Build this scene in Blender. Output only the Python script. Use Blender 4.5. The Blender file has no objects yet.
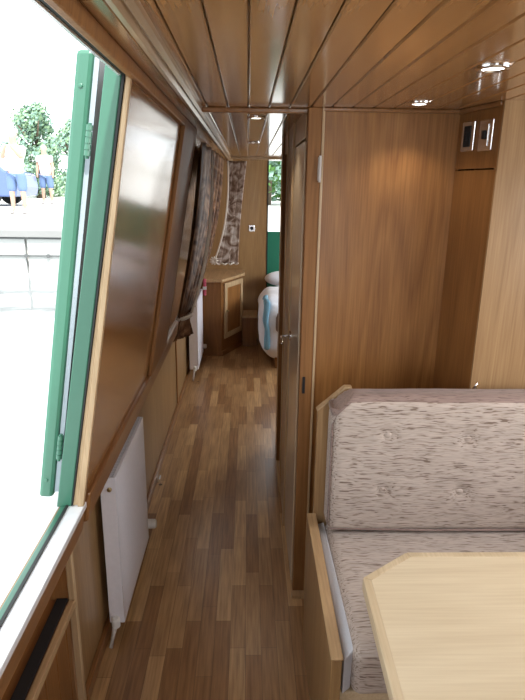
import bpy, bmesh, math, random
from mathutils import Vector, Matrix, noise
random.seed(7)
SC = bpy.context.scene
COL = SC.collection
PI = math.pi

# ------------------------------------------------------------------ camera, world, light, exposure
cam_data = bpy.data.cameras.new('camera')
cam = bpy.data.objects.new('camera', cam_data); COL.objects.link(cam)
cam_data.sensor_fit = 'HORIZONTAL'; cam_data.sensor_width = 36.0; cam_data.lens = 565 / 525 * 36.0
cam_data.clip_start = 0.02; cam_data.clip_end = 300
cam.matrix_world = Matrix(((0.99961116, -0.00567424, -0.02730077, 0),
                           (-0.02463895, 0.278675, -0.96006936, 0),
                           (0.0130557, 0.9603687, 0.27842683, 1.64), (0, 0, 0, 1)))
SC.camera = cam

world = bpy.data.worlds.new('world'); SC.world = world; world.use_nodes = True
bg = world.node_tree.nodes['Background']
bg.inputs['Color'].default_value = (0.90, 0.96, 1.0, 1); bg.inputs['Strength'].default_value = 3.2

def sun(rot, energy, color=(1, .97, .92), ang=3):
    l = bpy.data.lights.new('sun', 'SUN'); l.energy = energy; l.color = color; l.angle = math.radians(ang)
    o = bpy.data.objects.new('sun', l); o.rotation_euler = rot; COL.objects.link(o)
sun((math.radians(38), 0, math.radians(20)), 6.0)

def area(name, loc, target, sx, sy, energy, color=(1, 1, 1)):
    l = bpy.data.lights.new(name, 'AREA'); l.shape = 'RECTANGLE'; l.size = sx; l.size_y = sy
    l.energy = energy; l.color = color
    o = bpy.data.objects.new(name, l); COL.objects.link(o); o.location = loc
    o.rotation_euler = (Vector(target) - Vector(loc)).to_track_quat('-Z', 'Y').to_euler()
    return o
# daylight through the dinette window, plus added fill at unseen openings
area('added_fill_bow', (0.55, -1.75, 1.25), (0.55, 2.0, 1.0), 0.9, 1.1, 9, (1, .97, .93))  # added fill from an unseen opening behind the camera
area('daylight_dinette_window', (1.62, 0.95, 1.40), (0.3, 1.1, 0.8), 1.0, 0.55, 13, (.98, .98, 1))
area('added_fill_bed', (1.62, 4.8, 1.40), (0.1, 4.9, 0.7), 1.2, 0.55, 34, (.94, .98, 1))  # added to light the bed; its window is out of view
area('added_fill_corridor', (-0.52, 4.17, 1.45), (0.2, 4.17, 0.6), 0.9, 0.5, 2.5, (.94, .98, 1))  # added to light the corridor; its opening is hidden by the curtain

SC.view_settings.view_transform = 'Standard'
SC.view_settings.look = 'None'
SC.view_settings.gamma = 1.0
SC.view_settings.use_curve_mapping = False
SC.view_settings.exposure = 0.0

# ------------------------------------------------------------------ materials
def new_mat(name):
    m = bpy.data.materials.new(name); m.use_nodes = True
    nt = m.node_tree; return m, nt, nt.nodes['Principled BSDF']

def plain(name, col, rough=.5, metal=0.0, coat=0.0, emit=None, es=0, sheen=0, bump=0, bscale=60):
    m, nt, b = new_mat(name)
    n = nt.nodes.new('ShaderNodeTexNoise'); n.inputs['Scale'].default_value = bscale; n.inputs['Detail'].default_value = 3
    tc = nt.nodes.new('ShaderNodeTexCoord'); nt.links.new(tc.outputs['Object'], n.inputs['Vector'])
    mx = nt.nodes.new('ShaderNodeMixRGB'); mx.inputs['Color1'].default_value = (*[c * .93 for c in col], 1)
    mx.inputs['Color2'].default_value = (*[min(1, c * 1.05) for c in col], 1)
    nt.links.new(n.outputs['Fac'], mx.inputs['Fac']); nt.links.new(mx.outputs['Color'], b.inputs['Base Color'])
    b.inputs['Roughness'].default_value = rough; b.inputs['Metallic'].default_value = metal
    b.inputs['Coat Weight'].default_value = coat; b.inputs['Sheen Weight'].default_value = sheen
    if emit: b.inputs['Emission Color'].default_value = (*emit, 1); b.inputs['Emission Strength'].default_value = es
    if bump:
        bp = nt.nodes.new('ShaderNodeBump'); bp.inputs['Strength'].default_value = bump; bp.inputs['Distance'].default_value = .004
        nt.links.new(n.outputs['Fac'], bp.inputs['Height']); nt.links.new(bp.outputs['Normal'], b.inputs['Normal'])
    return m

def wood(name, dark, light, axis='Z', rough=.3, coat=.3, fig=1.0, scale=1.0, spec=.35):
    """veneer: long fibres along one axis plus broad cathedral figure"""
    m, nt, b = new_mat(name)
    L = nt.links.new; N = nt.nodes.new
    tc = N('ShaderNodeTexCoord')
    def mapped(sc_long, sc_cross):
        mp = N('ShaderNodeMapping')
        s = {'X': (sc_long, sc_cross, sc_cross), 'Y': (sc_cross, sc_long, sc_cross), 'Z': (sc_cross, sc_cross, sc_long)}[axis]
        mp.inputs['Scale'].default_value = tuple(v * scale for v in s)
        L(tc.outputs['Object'], mp.inputs['Vector']); return mp
    m1 = mapped(.75, 5.5); n1 = N('ShaderNodeTexNoise'); n1.inputs['Scale'].default_value = 1.0
    n1.inputs['Detail'].default_value = 1.2; n1.inputs['Distortion'].default_value = .5; L(m1.outputs[0], n1.inputs['Vector'])
    ml = N('ShaderNodeMath'); ml.operation = 'MULTIPLY'; ml.inputs[1].default_value = 17 * fig; L(n1.outputs['Fac'], ml.inputs[0])
    fr = N('ShaderNodeMath'); fr.operation = 'PINGPONG'; fr.inputs[1].default_value = 1.0; L(ml.outputs[0], fr.inputs[0])
    m2 = mapped(5, 150); n2 = N('ShaderNodeTexNoise'); n2.inputs['Scale'].default_value = 1.0
    n2.inputs['Detail'].default_value = 3; L(m2.outputs[0], n2.inputs['Vector'])
    a = N('ShaderNodeMath'); a.operation = 'MULTIPLY_ADD'; a.inputs[1].default_value = .22; L(fr.outputs[0], a.inputs[0])
    m3 = N('ShaderNodeMath'); m3.operation = 'MULTIPLY'; m3.inputs[1].default_value = .85; L(n2.outputs['Fac'], m3.inputs[0])
    L(m3.outputs[0], a.inputs[2])
    r = N('ShaderNodeValToRGB'); r.color_ramp.elements[0].position = .2; r.color_ramp.elements[1].position = .85
    r.color_ramp.elements[0].color = (*dark, 1); r.color_ramp.elements[1].color = (*light, 1)
    L(a.outputs[0], r.inputs['Fac']); L(r.outputs['Color'], b.inputs['Base Color'])
    b.inputs['Roughness'].default_value = rough; b.inputs['Coat Weight'].default_value = coat
    b.inputs['Coat Roughness'].default_value = .13; b.inputs['Specular IOR Level'].default_value = spec
    bp = N('ShaderNodeBump'); bp.inputs['Strength'].default_value = .08; bp.inputs['Distance'].default_value = .002
    L(n2.outputs['Fac'], bp.inputs['Height']); L(bp.outputs['Normal'], b.inputs['Normal'])
    return m

def floor_mat():
    m, nt, b = new_mat('oak_strip_floor'); L = nt.links.new; N = nt.nodes.new
    tc = N('ShaderNodeTexCoord'); sp = N('ShaderNodeSeparateXYZ'); L(tc.outputs['Object'], sp.inputs[0])
    cb = N('ShaderNodeCombineXYZ'); L(sp.outputs['Y'], cb.inputs['X']); L(sp.outputs['X'], cb.inputs['Y'])
    bt = N('ShaderNodeTexBrick'); L(cb.outputs[0], bt.inputs['Vector'])
    bt.offset = .37; bt.offset_frequency = 3; bt.squash = 1.35; bt.squash_frequency = 2
    bt.inputs['Scale'].default_value = 1; bt.inputs['Brick Width'].default_value = .34; bt.inputs['Row Height'].default_value = .058
    bt.inputs['Mortar Size'].default_value = .0007; bt.inputs['Mortar Smooth'].default_value = .3
    bt.inputs['Color1'].default_value = (.28, .145, .060, 1); bt.inputs['Color2'].default_value = (.64, .42, .21, 1)
    bt.inputs['Mortar'].default_value = (.12, .07, .035, 1); bt.inputs['Bias'].default_value = -.25
    mp = N('ShaderNodeMapping'); mp.inputs['Scale'].default_value = (90, 5, 1); L(tc.outputs['Object'], mp.inputs['Vector'])
    n = N('ShaderNodeTexNoise'); n.inputs['Scale'].default_value = 1; n.inputs['Detail'].default_value = 4; L(mp.outputs[0], n.inputs['Vector'])
    r = N('ShaderNodeValToRGB'); r.color_ramp.elements[0].color = (.62, .58, .55, 1); r.color_ramp.elements[1].color = (1.1, 1.08, 1.05, 1)
    r.color_ramp.elements[0].position = .3; r.color_ramp.elements[1].position = .7; L(n.outputs['Fac'], r.inputs['Fac'])
    mx = N('ShaderNodeMixRGB'); mx.blend_type = 'MULTIPLY'; mx.inputs['Fac'].default_value = 1
    L(bt.outputs['Color'], mx.inputs['Color1']); L(r.outputs['Color'], mx.inputs['Color2'])
    # scattered small knots
    v = N('ShaderNodeTexVoronoi'); v.inputs['Scale'].default_value = 3.2; L(tc.outputs['Object'], v.inputs['Vector'])
    k = N('ShaderNodeMath'); k.operation = 'LESS_THAN'; k.inputs[1].default_value = .035; L(v.outputs['Distance'], k.inputs[0])
    m2 = N('ShaderNodeMixRGB'); m2.inputs['Color2'].default_value = (.09, .045, .02, 1); L(k.outputs[0], m2.inputs['Fac'])
    L(mx.outputs['Color'], m2.inputs['Color1']); L(m2.outputs['Color'], b.inputs['Base Color'])
    b.inputs['Roughness'].default_value = .32; b.inputs['Coat Weight'].default_value = .15; b.inputs['Coat Roughness'].default_value = .25
    return m

def fabric_mat(name, c_light, c_mid, c_dark, axis_swap=False):
    """upholstery with fine wavy lines running across"""
    m, nt, b = new_mat(name); L = nt.links.new; N = nt.nodes.new
    tc = N('ShaderNodeTexCoord')
    mp = N('ShaderNodeMapping'); mp.inputs['Scale'].default_value = (9, 55, 55); L(tc.outputs['Object'], mp.inputs['Vector'])
    n = N('ShaderNodeTexNoise'); n.inputs['Scale'].default_value = 1; n.inputs['Detail'].default_value = 2; n.inputs['Distortion'].default_value = .6
    L(mp.outputs[0], n.inputs['Vector'])
    # warp for the ripples
    nw = N('ShaderNodeTexNoise'); nw.inputs['Scale'].default_value = 16; L(tc.outputs['Object'], nw.inputs['Vector'])
    sc = N('ShaderNodeVectorMath'); sc.operation = 'SCALE'; sc.inputs['Scale'].default_value = .013; L(nw.outputs['Color'], sc.inputs[0])
    ad = N('ShaderNodeVectorMath'); L(tc.outputs['Object'], ad.inputs[0]); L(sc.outputs[0], ad.inputs[1])
    mp2 = N('ShaderNodeMapping'); mp2.inputs['Scale'].default_value = (20, 250, 250); L(ad.outputs[0], mp2.inputs['Vector'])
    n2 = N('ShaderNodeTexNoise'); n2.inputs['Scale'].default_value = 1; n2.inputs['Detail'].default_value = 1; L(mp2.outputs[0], n2.inputs['Vector'])
    r2 = N('ShaderNodeValToRGB'); e = r2.color_ramp.elements
    e[0].position = .32; e[0].color = (*c_dark, 1); e[1].position = .60; e[1].color = (*c_light, 1)
    me = r2.color_ramp.elements.new(.41); me.color = (*c_mid, 1)
    L(n2.outputs['Fac'], r2.inputs['Fac'])
    r1 = N('ShaderNodeValToRGB'); r1.color_ramp.elements[0].position = .35; r1.color_ramp.elements[1].position = .65
    r1.color_ramp.elements[0].color = (.9, .88, .88, 1); r1.color_ramp.elements[1].color = (1.02, 1, 1, 1); L(n.outputs['Fac'], r1.inputs['Fac'])
    mx = N('ShaderNodeMixRGB'); mx.blend_type = 'MULTIPLY'; mx.inputs['Fac'].default_value = 1
    L(r2.outputs['Color'], mx.inputs['Color1']); L(r1.outputs['Color'], mx.inputs['Color2']); L(mx.outputs['Color'], b.inputs['Base Color'])
    b.inputs['Roughness'].default_value = .95; b.inputs['Sheen Weight'].default_value = .25; b.inputs['Specular IOR Level'].default_value = .15
    bp = N('ShaderNodeBump'); bp.inputs['Strength'].default_value = .35; bp.inputs['Distance'].default_value = .003
    L(n2.outputs['Fac'], bp.inputs['Height']); L(bp.outputs['Normal'], b.inputs['Normal'])
    return m

def curtain_mat(name, base, motif, dark, scale=9):
    m, nt, b = new_mat(name); L = nt.links.new; N = nt.nodes.new
    tc = N('ShaderNodeTexCoord')
    n = N('ShaderNodeTexNoise'); n.inputs['Scale'].default_value = scale; n.inputs['Detail'].default_value = 3; n.inputs['Distortion'].default_value = 1.5
    L(tc.outputs['Object'], n.inputs['Vector'])
    r = N('ShaderNodeValToRGB'); e = r.color_ramp.elements; e[0].position = .38; e[0].color = (*dark, 1)
    e[1].position = .64; e[1].color = (*motif, 1); x = e.new(.5); x.color = (*base, 1)
    L(n.outputs['Fac'], r.inputs['Fac']); L(r.outputs['Color'], b.inputs['Base Color'])
    b.inputs['Roughness'].default_value = .6; b.inputs['Specular IOR Level'].default_value = .25
    return m

M = {}
OAK_D, OAK_L = (.175, .070, .019), (.36, .168, .053)
M['oak_v'] = wood('oak_veneer_upright', OAK_D, OAK_L, 'Z', rough=.38, coat=.08)
M['oak_gloss'] = wood('varnished_oak_veneer', (.19, .080, .023), (.33, .155, .050), 'Z', rough=.25, coat=.75, spec=.6)
M['oak_dark'] = wood('dark_varnished_oak', (.16, .066, .021), (.29, .135, .047), 'Y', rough=.3, coat=.35)
M['oak_post'] = wood('dark_varnished_oak_upright', (.19, .080, .024), (.33, .155, .052), 'Z', rough=.5, coat=.0)
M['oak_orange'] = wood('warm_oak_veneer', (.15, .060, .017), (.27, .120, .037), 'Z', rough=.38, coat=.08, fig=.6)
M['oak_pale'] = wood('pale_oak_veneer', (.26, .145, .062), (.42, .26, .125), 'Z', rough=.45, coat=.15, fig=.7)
M['oak_olive'] = wood('oak_board_upright', (.24, .135, .055), (.38, .235, .105), 'Z', rough=.35, coat=.2, fig=.5)
M['oak_edge'] = wood('oak_edging', (.32, .20, .10), (.55, .37, .20), 'Y', rough=.4, coat=.15)
M['oak_edge_v'] = wood('oak_edging_upright', (.36, .24, .13), (.58, .42, .25), 'Z', rough=.4, coat=.15)
M['table'] = wood('pale_table_oak', (.63, .51, .34), (.75, .64, .455), 'X', rough=.35, coat=.2, fig=.5)
M['table_edge'] = wood('table_edging', (.52, .40, .25), (.70, .57, .385), 'Y', rough=.35, coat=.2, fig=.5)
M['ceiling'] = wood('ceiling_tongue_and_groove', (.25, .120, .042), (.44, .235, .095), 'Y', rough=.2, coat=.85, fig=1.2, scale=1.0)
M['door_sheen'] = wood('door_veneer_with_sheen', (.46, .36, .24), (.62, .52, .38), 'Z', rough=.3, coat=.7, fig=.5)  # pale tone stands in for light reflected on the door leaf
M['groove'] = plain('dark_groove', (.05, .028, .012), .8)
M['cornice'] = wood('cornice_moulding', (.24, .15, .08), (.38, .26, .15), 'Y', rough=.35, coat=.3)
M['floor'] = floor_mat()
M['green'] = plain('green_gloss_paint', (.045, .165, .105), .35, coat=.25)
M['green_far'] = plain('green_door_paint', (.02, .19, .115), .35)
M['lining_sky_tint'] = plain('sky_tinted_grey_board', (.33, .38, .42), .5)  # outside reflection in the hatch gap put into the colour
M['rubber'] = plain('black_rubber', (.012, .014, .013), .6)
M['sill_and_glare_white'] = plain('white_sill_paint_and_glare', (.72, .73, .74), .25, coat=.3)  # white sill paint; on the gunwale it stands in for glare
M['rad'] = plain('white_enamel', (.80, .80, .88), .35, coat=.2)
M['plastic'] = plain('white_plastic', (.75, .75, .74), .4)
M['chrome'] = plain('chrome', (.75, .75, .76), .15, metal=1)
M['brass'] = plain('dull_brass', (.45, .36, .2), .35, metal=1)
M['copper'] = plain('painted_pipe', (.6, .57, .55), .35)
M['black'] = plain('matt_black', (.01, .01, .012), .7)
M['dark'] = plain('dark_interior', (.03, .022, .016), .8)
M['lamp_glass'] = plain('lit_lamp_glass', (1, 1, 1), .3, emit=(1, .93, .85), es=9)
M['fabric'] = fabric_mat('wavy_line_upholstery', (.55, .475, .42), (.455, .385, .335), (.215, .16, .125))
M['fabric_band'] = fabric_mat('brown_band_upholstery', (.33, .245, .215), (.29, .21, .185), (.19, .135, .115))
M['lining'] = plain('pale_cushion_side', (.60, .62, .68), .9, sheen=.2, bump=.3, bscale=200)
M['curtain'] = curtain_mat('brown_satin_curtain', (.17, .080, .038), (.31, .18, .10), (.075, .032, .013), 7)
M['curtain2'] = curtain_mat('floral_satin_curtain', (.27, .195, .155), (.50, .43, .39), (.12, .065, .04), 11)
M['curt_edge'] = plain('pale_curtain_cloth', (.62, .56, .50), .45, sheen=.3)
M['duvet'] = plain('white_bed_linen', (.74, .77, .84), .9, sheen=.2, bump=.2, bscale=30)
M['duvet_blue'] = plain('blue_bed_linen', (.18, .38, .52), .9)
M['duvet_brown'] = plain('brown_bed_linen', (.22, .15, .12), .9)
M['pink'] = plain('pink_red_cloth', (.55, .10, .16), .9)
M['concrete'] = plain('pale_concrete', (.62, .61, .58), .9, bump=.3, bscale=8)
M['quay_panel'] = plain('white_quay_panel', (.42, .43, .42), .8)
M['quay_rail'] = plain('grey_quay_rail', (.10, .105, .105), .7)
M['coping'] = plain('weathered_coping', (.24, .24, .235), .9, bump=.3, bscale=8)
M['bark'] = plain('bark', (.12, .09, .06), .9)
M['leaf_a'] = plain('leaf_green_bluish_haze', (.22, .36, .28), .7)  # paled and blued so the colour carries the haze
M['leaf_b'] = plain('leaf_yellow_green_haze', (.27, .41, .24), .7)  # lightened so the colour carries the haze
M['leaf_c'] = plain('leaf_bright_green', (.10, .24, .05), .6)
M['skin'] = plain('skin', (.50, .30, .22), .6)
M['shirt'] = plain('white_cotton', (.80, .78, .78), .9)
M['denim'] = plain('blue_denim', (.13, .20, .36), .9)
M['hair'] = plain('pale_hair', (.42, .36, .30), .8)
M['shoe'] = plain('grey_shoe', (.35, .33, .33), .8)
M['car_blue'] = plain('blue_car_paint', (.08, .13, .30), .25, coat=.6)
M['car_white'] = plain('white_car_paint', (.7, .7, .7), .3, coat=.5)
M['car_glass'] = plain('tinted_car_glass', (.06, .16, .18), .1)
M['tyre'] = plain('tyre_rubber', (.03, .03, .03), .8)
M['tail'] = plain('red_tail_light', (.5, .02, .02), .3)

def glass_mat():
    m, nt, b = new_mat('window_glass')
    b.inputs['Base Color'].default_value = (.95, .97, .97, 1); b.inputs['Roughness'].default_value = 0
    b.inputs['Transmission Weight'].default_value = 1; b.inputs['IOR'].default_value = 1.02
    return m
M['glass'] = glass_mat()
def water_mat():
    m, nt, b = new_mat('canal_water'); N = nt.nodes.new; L = nt.links.new
    b.inputs['Base Color'].default_value = (.10, .12, .10, 1); b.inputs['Roughness'].default_value = .05
    b.inputs['Specular IOR Level'].default_value = 1.0; b.inputs['Metallic'].default_value = .55
    b.inputs['Base Color'].default_value = (.55, .58, .58, 1)
    tc = N('ShaderNodeTexCoord'); n = N('ShaderNodeTexNoise'); n.inputs['Scale'].default_value = 1.6; L(tc.outputs['Object'], n.inputs['Vector'])
    bp = N('ShaderNodeBump'); bp.inputs['Strength'].default_value = .25; bp.inputs['Distance'].default_value = .02
    L(n.outputs['Fac'], bp.inputs['Height']); L(bp.outputs['Normal'], b.inputs['Normal'])
    return m
M['water'] = water_mat()

# ------------------------------------------------------------------ mesh helpers (all geometry is given in world metres)
def hexa(bm, p):
    """p: 8 points, bottom ring 0-3 then top ring 4-7"""
    v = [bm.verts.new(q) for q in p]
    for f in ((3, 2, 1, 0), (4, 5, 6, 7), (0, 1, 5, 4), (1, 2, 6, 5), (2, 3, 7, 6), (3, 0, 4, 7)):
        bm.faces.new([v[i] for i in f])

def box(bm, x0, x1, y0, y1, z0, z1):
    hexa(bm, [(x0, y0, z0), (x1, y0, z0), (x1, y1, z0), (x0, y1, z0), (x0, y0, z1), (x1, y0, z1), (x1, y1, z1), (x0, y1, z1)])

def prism(bm, pts, a0, a1, axis='Z'):
    """extrude polygon pts (2D) between a0 and a1 along axis"""
    def P(p, a):
        return {'Z': (p[0], p[1], a), 'Y': (p[0], a, p[1]), 'X': (a, p[0], p[1])}[axis]
    lo = [bm.verts.new(P(p, a0)) for p in pts]; hi = [bm.verts.new(P(p, a1)) for p in pts]
    n = len(pts); bm.faces.new(lo[::-1]); bm.faces.new(hi)
    for i in range(n): bm.faces.new((lo[i], lo[(i + 1) % n], hi[(i + 1) % n], hi[i]))

def tube(bm, pts, r, seg=12, cap=True):
    rings = []
    pts = [Vector(p) for p in pts]
    rr = r if isinstance(r, (list, tuple)) else [r] * len(pts)
    for i, p in enumerate(pts):
        d = (pts[min(i + 1, len(pts) - 1)] - pts[max(i - 1, 0)]).normalized()
        a = Vector((0, 0, 1)) if abs(d.z) < .9 else Vector((1, 0, 0))
        u = d.cross(a).normalized(); w = d.cross(u).normalized()
        rings.append([bm.verts.new(p + (u * math.cos(t) + w * math.sin(t)) * rr[i]) for t in [2 * PI * k / seg for k in range(seg)]])
    for a, b in zip(rings, rings[1:]):
        for k in range(seg): bm.faces.new((a[k], a[(k + 1) % seg], b[(k + 1) % seg], b[k]))
    if cap: bm.faces.new(rings[0][::-1]); bm.faces.new(rings[-1])

def lathe(bm, c, prof, axis='Z', seg=24):
    """prof: list of (radius, along); closed with caps"""
    c = Vector(c); rings = []
    for r, a in prof:
        ring = []
        for k in range(seg):
            t = 2 * PI * k / seg; u, w = r * math.cos(t), r * math.sin(t)
            q = {'Z': Vector((u, w, a)), 'Y': Vector((u, a, w)), 'X': Vector((a, u, w))}[axis]
            ring.append(bm.verts.new(c + q))
        rings.append(ring)
    for a, b in zip(rings, rings[1:]):
        for k in range(seg): bm.faces.new((a[k], a[(k + 1) % seg], b[(k + 1) % seg], b[k]))
    bm.faces.new(rings[0][::-1]); bm.faces.new(rings[-1])

def B(fn=None, *a):
    bm = bmesh.new()
    if fn: fn(bm, *a)
    return bm

def wloc(o):
    v = Vector((0, 0, 0))
    while o: v += o.location; o = o.parent
    return v

def obj(name, bm, mat, parent=None, bevel=0.0, smooth=False, subsurf=0, label=None, loc=None):
    bmesh.ops.recalc_face_normals(bm, faces=bm.faces)
    me = bpy.data.meshes.new(name)
    o = bpy.data.objects.new(name, me)
    if parent is not None:
        off = wloc(parent); o.parent = parent
        bmesh.ops.translate(bm, verts=bm.verts, vec=-off)
    elif loc is not None:
        bmesh.ops.translate(bm, verts=bm.verts, vec=-Vector(loc)); o.location = loc
    bm.to_mesh(me); bm.free()
    me.materials.append(M[mat] if isinstance(mat, str) else mat)
    COL.objects.link(o)
    if smooth:
        for p in me.polygons: p.use_smooth = True
    if bevel:
        md = o.modifiers.new('bevel', 'BEVEL'); md.width = bevel; md.segments = 2; md.limit_method = 'ANGLE'
    if subsurf:
        md = o.modifiers.new('sub', 'SUBSURF'); md.levels = subsurf; md.render_levels = subsurf
    if label: o['label'] = label
    return o

def tag(o, label, cat, group=None):
    o['label'] = label; o['category'] = cat
    if group: o['group'] = group
    return o

def thing(name, loc, label, cat, group=None):
    o = bpy.data.objects.new(name, None); COL.objects.link(o); o.location = loc; o.empty_display_size = .05
    return tag(o, label, cat, group)

def struct(name, bm=None, mat=None, loc=None, **k):
    if bm is None:
        o = bpy.data.objects.new(name, None); COL.objects.link(o); o.location = loc or (0, 0, 0)
    else: o = obj(name, bm, mat, **k)
    o['kind'] = 'structure'
    return o

def copy_thing(o, loc, label):
    c = o.copy(); COL.objects.link(c); c.location = loc; c['label'] = label
    for ch in o.children:
        d = ch.copy(); COL.objects.link(d); d.parent = c
        for g in ch.children:
            e = g.copy(); COL.objects.link(e); e.parent = d
    return c

def skin(name, verts, edges, radii, mat, parent, sub=2):
    me = bpy.data.meshes.new(name); off = wloc(parent)
    me.from_pydata([Vector(v) - off for v in verts], edges, [])
    o = bpy.data.objects.new(name, me); COL.objects.link(o); o.parent = parent
    me.materials.append(M[mat])
    sk = o.modifiers.new('skin', 'SKIN'); sk.use_smooth_shade = True
    if not me.skin_vertices: 
        bm = bmesh.new(); bm.from_mesh(me); bm.verts.layers.skin.verify(); bm.to_mesh(me); bm.free()
    for i, r in enumerate(radii):
        s = me.skin_vertices[0].data[i]; s.radius = (r, r) if not isinstance(r, tuple) else r; s.use_root = (i == 0)
    md = o.modifiers.new('sub', 'SUBSURF'); md.levels = sub; md.render_levels = sub
    return o

# ------------------------------------------------------------------ shell of the boat cabin
CZ = 1.89                    # ceiling height
YB, YF = -1.6, 6.10          # bow bulkhead, stern bulkhead
def wx(z): return -.255 - .17 * (1.9 - z)      # leaning inner face of the left cabin side
def wr(z): return 1.355 + .17 * (1.9 - z)
def slab(bm, z0, z1, y0, y1, o0, o1, f=wx):
    hexa(bm, [(f(z0) + o0, y0, z0), (f(z0) + o1, y0, z0), (f(z0) + o1, y1, z0), (f(z0) + o0, y1, z0),
              (f(z1) + o0, y0, z1), (f(z1) + o1, y0, z1), (f(z1) + o1, y1, z1), (f(z1) + o0, y1, z1)])

struct('floor', B(box, -.62, 1.6, YB, YF + .6, -.05, 0), 'floor')

bm = bmesh.new()
p = .068; x = -.068 - 3 * p
while x < 1.40:
    a, b_ = max(x, -.262) + .0012, x + p - .0012
    prism(bm, [(a, CZ + .004), (a + .003, CZ), (b_ - .003, CZ), (b_, CZ + .004), (b_, CZ + .012), (a, CZ + .012)], YB, YF, 'Y')
    x += p
ce = struct('ceiling', bm, 'ceiling')
obj('ceiling_backing', B(box, -.262, 1.5, YB - .04, YF + .04, CZ + .0125, CZ + .05), 'cornice', ce)

HY0, HY1 = .40, 1.37         # side hatch
WY0, WY1 = 3.72, 4.62        # curtained side window
bm = bmesh.new()
slab(bm, .80, 1.90, YB, HY0, -.05, 0)
slab(bm, .80, 1.90, HY1, WY0, -.05, 0)
slab(bm, .80, 1.16, WY0, WY1, -.05, 0)
slab(bm, 1.72, 1.90, WY0, WY1, -.05, 0)
slab(bm, .80, 1.90, WY1, YF, -.05, 0)
wl = struct('wall_left', bm, 'oak_gloss')
bm = B(box, -.60, -.53, 1.455, YF, 0, .745)
box(bm, -.515, -.450, YB, HY1 + .02, .745, .785); box(bm, -.515, -.450, HY1 + .02, YF, .745, .80)
box(bm, -.60, -.53, YB, .5, 0, .745)
obj('lower_lining', bm, 'oak_olive', wl)
# steel side outside; its white stands in for overexposed glare
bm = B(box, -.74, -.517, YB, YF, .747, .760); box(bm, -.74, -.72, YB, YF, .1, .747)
obj('steel_gunwale', bm, 'sill_and_glare_white', wl)

bm = bmesh.new()
slab(bm, .80, 1.90, YB, .45, 0, .05, wr); slab(bm, .80, 1.12, .45, 1.45, 0, .05, wr); slab(bm, 1.68, 1.90, .45, 1.45, 0, .05, wr)
slab(bm, .80, 1.90, 1.45, 4.2, 0, .05, wr); slab(bm, .80, 1.12, 4.2, 5.4, 0, .05, wr); slab(bm, 1.68, 1.90, 4.2, 5.4, 0, .05, wr); slab(bm, .80, 1.90, 5.4, YF, 0, .05, wr); box(bm, 1.54, 1.60, YB, YF, 0, .80)
struct('wall_right', bm, 'oak_v')
bm = B(box, -.60, .1, YB - .04, YB, 0, 1.9); box(bm, 1.0, 1.6, YB - .04, YB, 0, 1.9); box(bm, .1, 1.0, YB - .04, YB, 0, .6); box(bm, .1, 1.0, YB - .04, YB, 1.8, 1.9)
struct('wall_bow', bm, 'oak_v')

# stern bulkhead with opening
SX0, SX1, SZ0 = .205, .80, .55
bm = B(box, -.60, SX0, YF, YF + .04, 0, 1.9); box(bm, SX1, 1.6, YF, YF + .04, 0, 1.9); box(bm, SX0, SX1, YF, YF + .04, 0, SZ0)
struct('wall_stern', bm, 'oak_olive')
d = struct('door_1', loc=(.5, YF + .02, 0))
bm = B(box, SX0 - .004, SX0 + .008, YF - .006, YF + .05, SZ0, CZ); box(bm, SX1 - .008, SX1 + .008, YF - .006, YF + .05, SZ0, CZ)
obj('door_frame', bm, 'rubber', d)
bm = B(box, SX0 - .02, SX1 + .05, YF + .055, YF + .075, .45, 1.175)
box(bm, SX0 - .02, SX1 + .05, YF + .048, YF + .055, 1.15, 1.175)
obj('door_panel', bm, 'green_far', d, bevel=.002, label='green painted lower stern door')

# right side of the corridor
CX = .190
bm = B(box, CX, CX + .045, 2.52, 2.84, 0, CZ)
box(bm, CX + .004, CX + .045, 2.04, 2.52, 1.80, CZ)
box(bm, CX + .004, CX + .045, 2.84, 3.16, 1.80, CZ)
struct('wall_corridor', bm, 'oak_edge_v')
struct('wall_bedroom', B(box, CX, 1.5, 3.20, 3.40, 0, CZ), 'oak_olive')
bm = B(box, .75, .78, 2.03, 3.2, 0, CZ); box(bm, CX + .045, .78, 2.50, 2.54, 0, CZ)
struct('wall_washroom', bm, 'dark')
struct('wall_partition', B(box, .245, .715, 2.0, 2.03, 0, CZ), 'oak_v')

d = struct('door_2', loc=(CX, 2.04, 0))
obj('jamb', B(box, .197, .247, 1.99, 2.042, 0, CZ), 'oak_post', d, bevel=.003)
obj('jamb_edging', B(box, .243, .252, 1.986, 1.998, 0, CZ), 'oak_edge_v', d, bevel=.002)
leaf = obj('door_leaf', B(box, CX + .002, CX + .035, 2.045, 2.475, .02, 1.79), 'door_sheen', d, bevel=.002)
obj('jamb', B(box, CX - .006, CX + .045, 2.48, 2.53, 0, CZ), 'oak_edge_v', d, bevel=.003)
bm = bmesh.new()
lathe(bm, (CX + .001, 2.40, 1.01), [(.022, -.006), (.022, 0), (.022, .002)], 'X')
tube(bm, [(CX, 2.40, 1.01), (CX - .030, 2.40, 1.01), (CX - .040, 2.385, 1.01), (CX - .042, 2.29, 1.005)], .006, 10)
obj('door_handle', bm, 'chrome', leaf, smooth=True, label='chrome lever handle')
bm = B(box, .234, .246, 1.984, 1.99, 1.66, 1.735)
tube(bm, [(.240, 1.981, 1.655), (.240, 1.981, 1.74)], .0045, 8)
obj('hinge', bm, 'copper', d)
obj('lock_plate', B(box, .207, .217, 1.986, 1.99, .895, .96), 'black', d, label='dark metal lock plate')
obj('door_stop', B(box, .19, .245, 1.955, 1.99, 0, .016), 'oak_edge', d, bevel=.002)

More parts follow.
